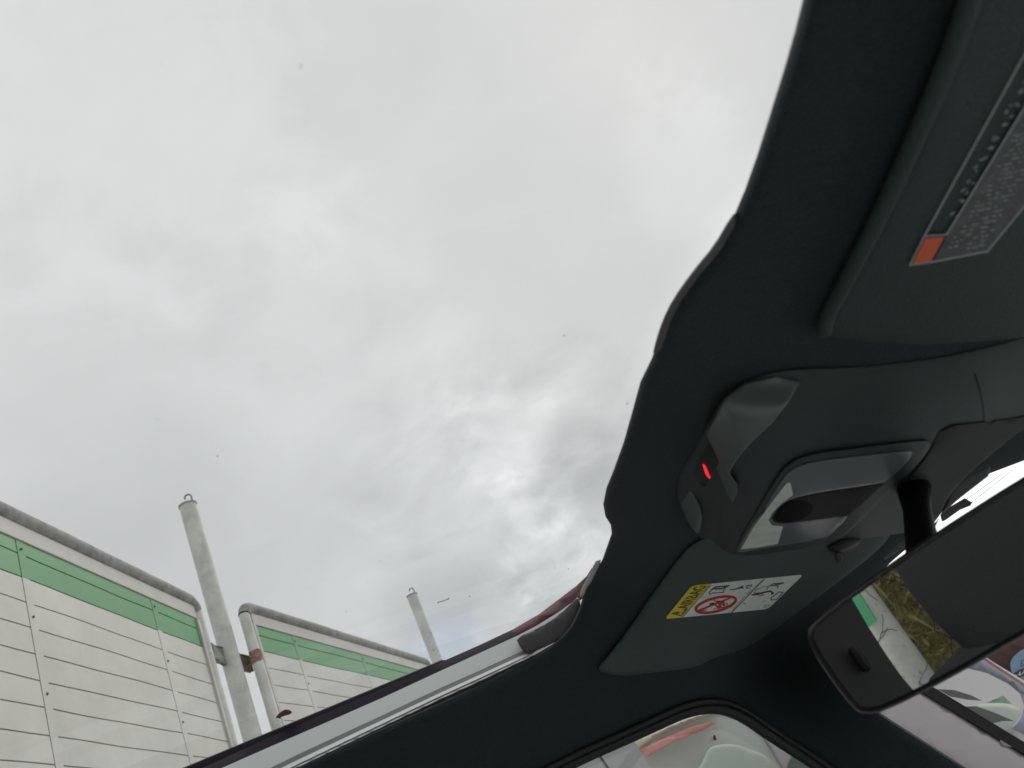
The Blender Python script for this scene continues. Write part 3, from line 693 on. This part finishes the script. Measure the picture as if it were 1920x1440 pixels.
console = shell('overhead_console', con_out, dC, M['console'], car, step=16, thick=.004, roll=20, rolld=.0025, round_it=2)
# cheek of the console, sloping, with the skylight on it put into a lighter grey
def facets(name, verts, faces, base, mt, parent, bev=.0015):
    bm = bmesh.new(); V = {k: bm.verts.new(pt(v[0], v[1], base(v[0], v[1])-v[2])) for k, v in verts.items()}
    for f in faces: bm.faces.new([V[x] for x in f])
    bmesh.ops.recalc_face_normals(bm, faces=bm.faces)
    r = bmesh.ops.solidify(bm, geom=bm.faces[:], thickness=.002)
    return from_bm(name, bm, mt, parent, False)
def ramp_shell(name, poly, L0, L1, o0, o1, mt, **k):
    a = np.array(L0); b = np.array(L1); ab = b-a
    def f(px, py):
        t = float(np.clip(((px-a[0])*ab[0]+(py-a[1])*ab[1])/(ab@ab), 0, 1)); fd = float(np.clip((py-700)/90, 0, 1)); fd = fd*fd*(3-2*fd); return dC(px, py)+(o0+(o1-o0)*t)*fd-.001*(1-fd)
    return shell(name, poly, f, mt, console, **k)
M['cheek'] = mat('console_cheek_lit', (.105, .128, .126), .42, spec=.7, bump=.08, bscale=1400)
ramp_shell('console_cheek_lit', [(1323, 812), (1342, 782), (1357, 748), (1397, 718), (1455, 705), (1500, 716), (1480, 752), (1448, 793), (1410, 828), (1384, 859), (1368, 884), (1369, 890), (1383, 910), (1382, 926), (1364, 960), (1352, 980), (1346, 982), (1328, 948), (1321, 917), (1334, 891), (1349, 867), (1334, 834)], (1335, 880), (1400, 850), .004, -.034, M['cheek'], step=8, thick=.003, roll=6, rolld=.002)
ramp_shell('console_cheek_lit', [(1270, 925), (1280, 906), (1290, 905), (1318, 962), (1312, 998), (1303, 1001), (1284, 965)], (1272, 930), (1318, 960), .006, -.020, M['cheek'], step=7, thick=.003, roll=7, rolld=.003, round_it=1)
# sensor slot with a red light
def dK(px, py): return dC(px, py)-.002
shell('lamp_slot', [(1308, 905), (1302, 885), (1314, 858), (1331, 832), (1336, 840), (1348, 866), (1334, 888), (1322, 914)], dK, M['knob'], console, step=8, thick=.003)
shell('red_light', [(1317, 870), (1321, 871), (1327, 882), (1330, 891), (1332, 893), (1331, 898), (1327, 895), (1322, 887)], lambda a, b: dK(a, b)-.0012, M['led'], console, step=5, thick=.001)
# bezel, lens in two halves, dark switch bar and a button darkened like a recess
def dB_(px, py): return dC(px, py)-.006
bez = [(1372, 1036), (1400, 990), (1452, 900), (1478, 868), (1520, 850), (1620, 838), (1722, 826), (1742, 826), (1746, 838), (1726, 864), (1690, 900), (1590, 1000), (1560, 1018), (1400, 1045)]
shell('lamp_bezel', bez, dB_, M['console'], console, step=14, thick=.006, roll=9, rolld=.004, round_it=1)
def dLn(px, py): return dB_(px, py)-.0022
lens_hi = [(1430, 960), (1462, 905), (1482, 880), (1520, 866), (1600, 856), (1706, 845), (1712, 849), (1700, 868), (1662, 903), (1640, 908), (1540, 922), (1487, 934), (1462, 948), (1445, 972), (1436, 985)]
lens_lo = [(1382, 1030), (1408, 988), (1430, 960), (1446, 970), (1450, 980), (1478, 982), (1590, 966), (1584, 976), (1560, 1000), (1545, 1010), (1400, 1034), (1386, 1036)]
sw = [(1446, 972), (1462, 948), (1487, 934), (1540, 922), (1640, 908), (1660, 905), (1596, 965), (1590, 967), (1478, 983), (1450, 981)]
shell('lamp_lens', lens_hi, dLn, M['lens'], console, step=9, thick=.003, roll=4, rolld=.0015, round_it=1)
shell('lamp_lens', lens_lo, dLn, M['lens'], console, step=9, thick=.003, roll=4, rolld=.0015, round_it=1)
shell('lens_reflection', [(1389, 1030), (1412, 990), (1436, 957), (1458, 928), (1474, 907), (1482, 905), (1487, 928), (1465, 944), (1448, 962), (1441, 975), (1447, 985), (1468, 987), (1463, 1005), (1458, 1020), (1420, 1027)], lambda a, b: dLn(a, b)-.0014, mat('pale_reflection', (.85, .90, .80), .3, var=.15, vscale=50), console, step=6, thick=.001, roll=3, rolld=.0006)  # bright reflection on the lens, painted as a pale raised patch
shell('lamp_switch', sw, lambda a, b: dLn(a, b)+.001, M['lensdark'], console, step=9, thick=.003, roll=4, rolld=.0015)
M['recess_shade'] = mat('shade_black', (.003, .003, .003), .6, spec=.08)  # near-black paints recess shade onto the raised button
shell('switch_button', [(1450, 975), (1462, 952), (1485, 938), (1512, 940), (1528, 952), (1516, 970), (1490, 978), (1465, 981)], lambda a, b: dLn(a, b)-.0012, M['recess_shade'], console, step=6, thick=.002, roll=9, rolld=.0015, round_it=2)
# panel seam further right
bm = bmesh.new(); ribbon(bm, smooth_poly([(1828, 700), (1842, 745), (1848, 795), (1818, 832), (1757, 885)], 2, False), 2.2, dC, .001, .0006); from_bm('panel_seam', bm, M['black'], console, False)
shell('console_end', [(1745, 845), (1762, 800), (1850, 790), (1919, 782), (1990, 760), (1919, 802), (1789, 910), (1752, 985), (1700, 960), (1690, 910)], lambda a, b: dC(a, b)-.004, mat('console_end_plastic', (.024, .030, .029), .55, spec=.3, bump=.3, bscale=1200), console, step=14, thick=.006, roll=6, rolld=.004, round_it=1)
# little clip under the console
shell('visor_clip', [(1548, 1028), (1575, 1014), (1600, 1008), (1618, 1008), (1612, 1022), (1580, 1036), (1560, 1036)], lambda a, b: dH(a, b)-.022, M['knob'], car, step=6, thick=.012, roll=7, rolld=.006, round_it=2)
shell('clip_tab', [(1566, 1036), (1578, 1038), (1582, 1050), (1574, 1058), (1568, 1050)], lambda a, b: dH(a, b)-.024, M['endcap'], car, step=4, thick=.008, roll=3, rolld=.003, round_it=2)

# ------------------------------------------------------------------ rear view mirror
mn_az, mn_el = rad(18), rad(-2.5)
mN = Vector((-math.cos(mn_el)*math.cos(mn_az), -math.cos(mn_el)*math.sin(mn_az), math.sin(mn_el)))
mP = ray(1590, 1250)*.60; mk = mP.dot(mN)
def dM(px, py): return mk/ray(px, py).dot(mN)
mout = [(1511, 1186), (1530, 1160), (1600, 1105), (1740, 1007), (1920, 892), (2060, 812), (2110, 805), (2130, 850), (2125, 1040), (2090, 1095), (2040, 1130), (1920, 1192), (1790, 1268), (1660, 1334), (1622, 1340), (1600, 1330), (1560, 1278), (1525, 1225)]
mirror = shell('rear_view_mirror', mout, lambda a, b: dM(a, b)+.004, M['knob'], car, step=14, thick=.02, roll=7, rolld=.006, round_it=1)
def inset(poly, k):
    arr = np.array(poly); n = len(poly); o = []
    for i in range(n):
        a, b, c = arr[i-1], arr[i], arr[(i+1) % n]; t = c-a; t = t/np.linalg.norm(t); nn = np.array([-t[1], t[0]])
        if not inside(poly, *(b+nn*3)): nn = -nn
        o.append(tuple(b+nn*k))
    return o
shell('mirror_glass', smooth_poly(inset(mout, 12.5), 1), lambda a, b: dM(a, b), M['mirror'], mirror, step=60, thick=.003, smooth=False)
# stalk from the header to the mirror
bm = bmesh.new(); a_ = pt(1712, 905, dH(1712, 905)-.01); b_ = pt(1735, 1060, dM(1735, 1060)+.03)
bm_tube(bm, [a_, a_.lerp(b_, .4), b_], .012, 14, True, [.013, .009, .010]); from_bm('mirror_stalk', bm, M['recess_shade'], mirror)
# sensor cover behind the mirror on the windscreen
shell('sensor_cover', [(1755, 985), (1789, 912), (1812, 896), (1860, 870), (1853, 893), (1800, 934), (1770, 960), (1745, 990), (1690, 1030), (1660, 1050), (1640, 1045), (1690, 1000)], lambda a, b: dH(a, b)+.002, M['console'], car, step=10, thick=.02, roll=4, rolld=.003)
sw_ = empty  # (wires and clip on the windscreen)
def dW(px, py):
    r = ray(px, py); n_ = Vector((.47, 0, .62)).normalized(); return (Vector((.545, 0, .155)).dot(n_)-.004)/r.dot(n_)
bm = bmesh.new(); ribbon(bm, [(1800, 945), (1880, 888)], 1.2, dW); ribbon(bm, [(1812, 950), (1900, 880)], 1.2, dW); from_bm('heater_wire', bm, M['black'], car, False)
shell('sensor_clip', [(1763, 966), (1768, 958), (1805, 936), (1809, 934), (1823, 942), (1820, 948), (1800, 956), (1772, 976), (1766, 978)], dW, M['endcap'], car, step=5, thick=.008, roll=2, rolld=.002)

# ------------------------------------------------------------------ rest of the cabin, out of view or seen in the mirror
def mirror_ray(px, py):
    r = ray(px, py); p = r*dM(px, py); q = r-mN*2*r.dot(mN); return p, q
def mpt(px, py, axis, val): p, q = mirror_ray(px, py); return p+q*((val-p[axis])/q[axis])
gp = [(1596, 1124), (1612, 1114), (1643, 1164), (1629, 1176)]
def mplane(px, py, n_, k_): p, q = mirror_ray(px, py); return p+q*((k_-p.dot(n_))/q.dot(n_))+EYE
bm = bmesh.new(); fa = [bm.verts.new(mplane(x, y, nA, kA+.075)) for x, y in gp]; fb = [bm.verts.new(v.co-nA*.012) for v in fa]
bm.faces.new(fa); bm.faces.new(fb[::-1])
for i in range(4): bm.faces.new((fa[i], fa[(i+1) % 4], fb[(i+1) % 4], fb[i]))
from_bm('green_plate', bm, mat('bright_green', (.10, .45, .22), .4), pr, False)
# pillar between the doors, whose rear edge shows in the mirror
edge = [mpt(x, y, 1, .975) for x, y in ((1585, 1095), (1597, 1122), (1628, 1175), (1660, 1225), (1690, 1268), (1722, 1305))]
bm = bmesh.new(); tp = []; 
edge = edge+[edge[-1]+(edge[-1]-edge[-2]).normalized()*.5]
for p in edge:
    tp.append([bm.verts.new(p+EYE), bm.verts.new(P3(-.25, .985, p.z)), bm.verts.new(P3(-.25, 1.03, p.z)), bm.verts.new(p+EYE+Vector((0, .05, 0)))])
for r0, r1 in zip(tp, tp[1:]):
    for k in range(4): bm.faces.new((r0[k], r0[(k+1) % 4], r1[(k+1) % 4], r1[k]))
from_bm('door_pillar', bm, mat('pillar_trim', (.012, .010, .013), .7, bump=.3, bscale=800), car)
p_ = mpt(1612, 1235, 1, .965)
bm = bmesh.new(); bm_box(bm, p_+EYE, (.02, .02, .045), None, .009); from_bm('belt_guide', bm, M['black'], car)
def ellipsoid(name, c, s, mt, parent, p=2.6, seg=32):
    bm = bmesh.new(); bmesh.ops.create_uvsphere(bm, u_segments=seg, v_segments=seg//2, radius=1)
    for v in bm.verts:
        q = v.co; nrm = (abs(q.x)**p+abs(q.y)**p+abs(q.z)**p)**(1/p); q = q/nrm; v.co = Vector((q.x*s[0]+c[0], q.y*s[1]+c[1], q.z*s[2]+c[2]))+EYE
    return from_bm(name, bm, mt, parent)
def seat(y, x, ztop):
    s = empty('seat', (x, y, .3), None, None) ; s.parent = car; s.matrix_parent_inverse = parent_matrix(car).inverted()
    ellipsoid('seat_back', (x, y, ztop-.42), (.11, .25, .34), M['seatpale'], s, 3.5); ellipsoid('seat_cushion', (x+.28, y, ztop-.78), (.30, .26, .12), M['seatpale'], s, 3.5)
    return s
ms = seat(.64, -.42, .05)
for ch in col.objects:
    if ch.parent == ms and ch.name.startswith('seat_back'): ch.data.materials[0] = M['seat']
ellipsoid('headrest', (-.40, .545, .05), (.065, .195, .215), M['seat'], ms, 2.2)
seat(.0, -.62, -.12)
ellipsoid('rear_seat', (-1.45, .37, -.30), (.14, .62, .35), M['seatpale'], car, 4)
# body shell: roof panels round the glass, doors, floor, dashboard
bm = bmesh.new()
def bx(x0, x1, y0, y1, z0, z1, b=0.0): bm_box(bm, P3((x0+x1)/2, (y0+y1)/2, (z0+z1)/2), (x1-x0, y1-y0, z1-z0), None, b)
bx(-1.9, -1.6, -.30, 1.04, .205, .235, .01); bx(-1.6, .20, -.36, -.24, .205, .235, .01); from_bm('roof_panel', bm, M['redpaint'], car)
bm = bmesh.new(); bx(-1.6, .10, .990, 1.05, .207, .228, .006); from_bm('roof_side_panel', bm, M['frit'], car)
bm = bmesh.new(); bx(-1.9, 1.0, 1.07, 1.12, -.95, -.37, .02); bx(-1.9, 1.0, -.42, -.37, -.95, -.37, .02); bx(-2.0, -1.9, -.42, 1.12, -.95, .0, .02); from_bm('door_panel', bm, M['redpaint'], car)
bm = bmesh.new(); bx(-1.9, 1.1, -.37, 1.07, -.99, -.95); bx(.66, 1.1, -.37, 1.07, -.95, -.30); bx(-1.9, .9, 1.04, 1.069, -.94, -.38); bx(-1.9, .9, -.369, -.34, -.94, -.38); from_bm('unseen_cabin_trim', bm, M['bouncetrim'], car)
bm = bmesh.new(); bx(-1.9, -1.62, -.28, 1.02, .17, .20); bx(-1.62, .2, -.34, -.25, .12, .20); from_bm('roof_lining', bm, M['headliner'], car)
bm = bmesh.new(); bx(1.1, 2.1, -.30, 1.0, -.6, -.34, .06); from_bm('bonnet', bm, M['redpaint'], car)
for x in (1.5, -1.3):
    for y in (-.32, 1.02):
        bm = bmesh.new(); bmesh.ops.create_cone(bm, segments=32, radius1=.32, radius2=.32, depth=.2, cap_ends=True, matrix=Matrix.Translation((x, y, .32)) @ Matrix.Rotation(rad(90), 4, 'X')); wo = from_bm('wheel', bm, M['black'], car)

# ------------------------------------------------------------------ bits lying on the glass
def dG(px, py): return dist_axis(px, py, 2, .232)
def glass_thing(name, poly, mt, label, cat, r=3, dome=.003, dfun=dG):
    c = (sum(p[0] for p in poly)/len(poly), sum(p[1] for p in poly)/len(poly))
    o = shell(name, poly, dfun, mt, None, step=4, thick=.001, roll=r, rolld=dome, round_it=1); return tag(o, label, cat)
def dR(px, py): return dist_axis(px, py, 1, .953)*.995
lm = mat('dead_leaf', (.40, .20, .17), .7, var=.4, vscale=200)
glass_thing('fallen_leaf', [(517, 1345), (522, 1338), (533, 1330), (541, 1330), (548, 1334), (546, 1339), (534, 1342), (526, 1345), (525, 1349), (521, 1345), (518, 1348)], lm, 'small reddish brown dead leaf lying on the roof glass by the rim', 'leaf', dfun=dR if False else dG)
tw = bmesh.new(); bm_tube(tw, [pt(x, y, dG(x, y)) for x, y in ((821, 1130), (824, 1128.5), (832, 1126.5), (838, 1124), (842, 1122))], .0004, 8, True, [.0007, .00035, .0003, .00035, .0006]); o = from_bm('twig', tw, M['dark'], None); tag(o, 'tiny dark twig on the roof glass right of the far post top', 'twig')
lm2 = mat('seed_husk', (.22, .07, .03), .7)
glass_thing('seed_husk', [(1337, 1379), (1341, 1378), (1342, 1383), (1345, 1388), (1341, 1387), (1338, 1389)], lm2, 'tiny orange brown husk stuck to the side window', 'seed', dfun=lambda a, b: dist_axis(a, b, 1, 1.052))
bm = bmesh.new()
for (x, y, r) in [(565, 124, 3), (562, 126, 2), (408, 855, 2.2), (1058, 629, 2), (1176, 757, 2), (295, 787, 1.6), (598, 695, 1.4), (767, 497, 1.2), (880, 1118, 2), (712, 1052, 1.5), (649, 1146, 1.3), (900, 1068, 1.2), (1040, 1065, 1.4), (1066, 1067, 1.6), (300, 120, 1.3), (677, 300, 1.2), (560, 1250, 1), (1045, 600, 1)]+[(random.uniform(20, 1100), random.uniform(20, 1180), random.uniform(.5, 1.1)) for _ in range(10)]:
    q = [(x+r*math.cos(a)*random.uniform(.6, 1.2), y+r*.6*math.sin(a)*random.uniform(.6, 1.2)) for a in [i*math.pi/3 for i in range(6)]]
    t = [bm.verts.new(pt(a, b, dG(a, b))) for a, b in q]; u = [bm.verts.new(pt(a, b, dG(a, b)+.0004)) for a, b in q]
    bm.faces.new(t); bm.faces.new(u[::-1])
    for i in range(6): bm.faces.new((t[i], t[(i+1) % 6], u[(i+1) % 6], u[i]))
o = from_bm('dust_specks', bm, mat('dust', (.60, .58, .55), .9), None, False); tag(o, 'specks of dirt scattered over the roof glass', 'dirt', kind='stuff')

# ------------------------------------------------------------------ silver vehicle parked alongside
van = empty('parked_van', (.3, 2.6, 0), 'pale silver van parked alongside, seen through the side window and windscreen', 'van')
def dY(v): return lambda a, b: dist_axis(a, b, 1, v)
def vpoly(name, pts, y, mt, **k): return shell(name, pts, dY(y), mt, van, **k)
vpoly('van_side', [(600, 1800), (900, 1400), (1186, 1300), (1187, 1385), (1219, 1440), (1300, 1600), (1200, 1900)], 2.0, M['silver'], step=60, thick=.04)
bm = bmesh.new(); ribbon(bm, [(1110, 1395), (1123, 1414), (1140, 1440), (1165, 1480)], 4, dY(2.0), .002, .002); from_bm('door_gap', bm, M['dark'], van, False)
# window; cream, red and pale green reflections in it are built as solid panels
M['cream'] = mat('cream_reflection', (.85, .80, .68), .7); M['pinkred'] = mat('red_reflection', (.85, .24, .22), .7); M['palegreen'] = mat('pale_green_seat_and_reflection', (.62, .68, .60), .8, var=.06, vscale=20); M['paleg'] = mat('grey_lining', (.72, .71, .71), .7)
vpoly('window_pane', [(1187, 1385), (1200, 1360), (1320, 1310), (1420, 1320), (1600, 1440), (1700, 1560), (1300, 1600), (1219, 1440)], 2.01, M['vanglass'], step=60, thick=.004)
vpoly('window_surround', [(1330, 1315), (1440, 1320), (1720, 1560), (1600, 1570), (1470, 1450), (1430, 1385), (1390, 1352), (1345, 1340)], 1.995, M['silver'], step=30, thick=.012, roll=8, rolld=.01)
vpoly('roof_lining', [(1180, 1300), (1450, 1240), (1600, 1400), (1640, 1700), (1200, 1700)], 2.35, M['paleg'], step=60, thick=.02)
vpoly('reflection_band', [(1187, 1389), (1236, 1367), (1290, 1345), (1332, 1331), (1345, 1336), (1300, 1350), (1250, 1370), (1196, 1404)], 2.3, M['cream'], step=14, thick=.03, roll=5, rolld=.02)
vpoly('red_reflection', [(1199, 1407), (1250, 1382), (1300, 1362), (1336, 1354), (1342, 1357), (1320, 1368), (1260, 1394), (1212, 1421)], 2.28, M['pinkred'], step=14, thick=.02, roll=3, rolld=.01)
vpoly('seat_and_reflection', [(1326, 1404), (1345, 1396), (1375, 1394), (1405, 1404), (1440, 1418), (1447, 1440), (1455, 1520), (1290, 1520), (1300, 1450), (1318, 1428)], 2.24, M['palegreen'], step=14, thick=.04, roll=6, rolld=.02, round_it=1)  # pale green reflection in the pane, shaped as a panel
vpoly('corner_window', [(1476, 1440), (1488, 1412), (1496, 1408), (1520, 1440), (1535, 1480), (1500, 1500)], 1.988, mat('grey_green_pane', (.15, .18, .17), .2), step=14, thick=.004)
# front pillar, black seal, windscreen and far pillar
vpoly('front_pillar', [(1480, 1180), (1600, 1215), (1742, 1304), (1920, 1413), (2050, 1495), (1960, 1560), (1812, 1452), (1640, 1340), (1560, 1400), (1480, 1320)], 1.99, M['silver'], step=24, thick=.05, roll=10, rolld=.02)
vpoly('windscreen_seal', [(1600, 1206), (1758, 1293), (1920, 1391), (2060, 1476), (2050, 1498), (1920, 1414), (1741, 1305), (1600, 1220)], 1.985, M['black'], step=24, thick=.02)
vpoly('windscreen_frame', [(1600, 1195), (1700, 1190), (1780, 1185), (1860, 1243), (1925, 1286), (2080, 1390), (2070, 1462), (1930, 1383), (1897, 1366), (1912, 1345), (1921, 1325), (1912, 1300), (1890, 1282), (1850, 1262), (1810, 1252), (1730, 1260)], 2.12, M['silver2'], step=20, thick=.03, roll=6, rolld=.01)
curve_tube('windscreen_trim', [(1780, 1190), (1858, 1243), (1925, 1287), (2080, 1392)], .0045, dY(2.10), M['chrome'], van, sm=1)
vpoly('dash_lining', [(1700, 1230), (1860, 1240), (1960, 1300), (1990, 1420), (1900, 1440), (1750, 1320)], 2.40, M['paleg'], step=40, thick=.03)
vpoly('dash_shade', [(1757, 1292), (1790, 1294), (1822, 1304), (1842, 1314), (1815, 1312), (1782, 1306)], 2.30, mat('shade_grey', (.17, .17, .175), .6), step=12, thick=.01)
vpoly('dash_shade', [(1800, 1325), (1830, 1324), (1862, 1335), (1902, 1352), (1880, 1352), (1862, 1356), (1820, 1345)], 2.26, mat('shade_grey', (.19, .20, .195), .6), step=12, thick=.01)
vpoly('seat_and_reflection', [(1795, 1325), (1830, 1320), (1880, 1318), (1908, 1324), (1920, 1340), (1916, 1360), (1895, 1374), (1870, 1385), (1820, 1352)], 2.32, M['palegreen'], step=12, thick=.04, roll=8, rolld=.03, round_it=1)
vpoly('mirror_trinket', [(1848, 1318), (1868, 1310), (1880, 1304), (1888, 1310), (1898, 1320), (1880, 1318)], 2.22, mat('bright_green_white', (.40, .60, .46), .4, var=.5, vscale=60), step=6, thick=.01)
bm = bmesh.new()
def bxw(x0, x1, y0, y1, z0, z1, b=0.0): bm_box(bm, Vector(((x0+x1)/2, (y0+y1)/2, (z0+z1)/2)), (x1-x0, y1-y0, z1-z0), None, b)
bxw(-1.6, 2.3, 2.05, 3.6, .25, .93, .08); bxw(-1.6, .2, 2.05, 3.6, .9, 1.52, .08)
from_bm('van_body', bm, M['silver'], van)
for x in (-1.0, 1.75):
    for y in (2.12, 3.5):
        bm = bmesh.new(); bmesh.ops.create_cone(bm, segments=32, radius1=.32, radius2=.32, depth=.2, cap_ends=True, matrix=Matrix.Translation((x, y, .32)) @ Matrix.Rotation(rad(90), 4, 'X')); from_bm('wheel', bm, M['black'], van)

# ------------------------------------------------------------------ building with a blue shop sign, far off through the windscreen
def dD(v): return lambda a, b: v/ray(a, b).dot(Vector((.64, .77, 0)))
bl = empty('shop_building', tuple(pt(1960, 1250, dD(9)(1960, 1250)) - Vector((0, 0, pt(1960, 1250, dD(9)(1960, 1250)).z))), 'brick coloured shop front with a round blue sign beyond the van', 'building')
shell('wall', [(1650, 1225), (1850, 1195), (1860, 1160), (2250, 1000), (2400, 1500), (1850, 1500)], dD(9), mat('brick_front', (.10, .05, .045), .8, var=.5, vscale=3), bl, step=60, thick=.4)
sg = shell('sign', [(1893, 1246), (1898, 1234), (1908, 1224), (1920, 1216), (1945, 1208), (1975, 1230), (1970, 1290), (1930, 1300), (1900, 1270)], dD(8.9), mat('sign_blue', (.22, .36, .48), .4, var=.2, vscale=4), bl, step=10, thick=.05, round_it=1)
shell('sign_band', [(1900, 1262), (1920, 1252), (1965, 1232), (1970, 1244), (1922, 1266), (1902, 1274)], dD(8.84), mat('sign_dark', (.03, .04, .05), .4), sg, step=10, thick=.02)
put_text('sign_text', 'D', lambda tx, ty: (1913+14*tx+2*ty, 1250-4*tx-12*ty), dD(8.84), M['ink'], sg, .01)
put_text('sign_text', 'HA', lambda tx, ty: (1902+26*tx, 1272-13*tx-7*ty), dD(8.80), M['white'], sg, .01)
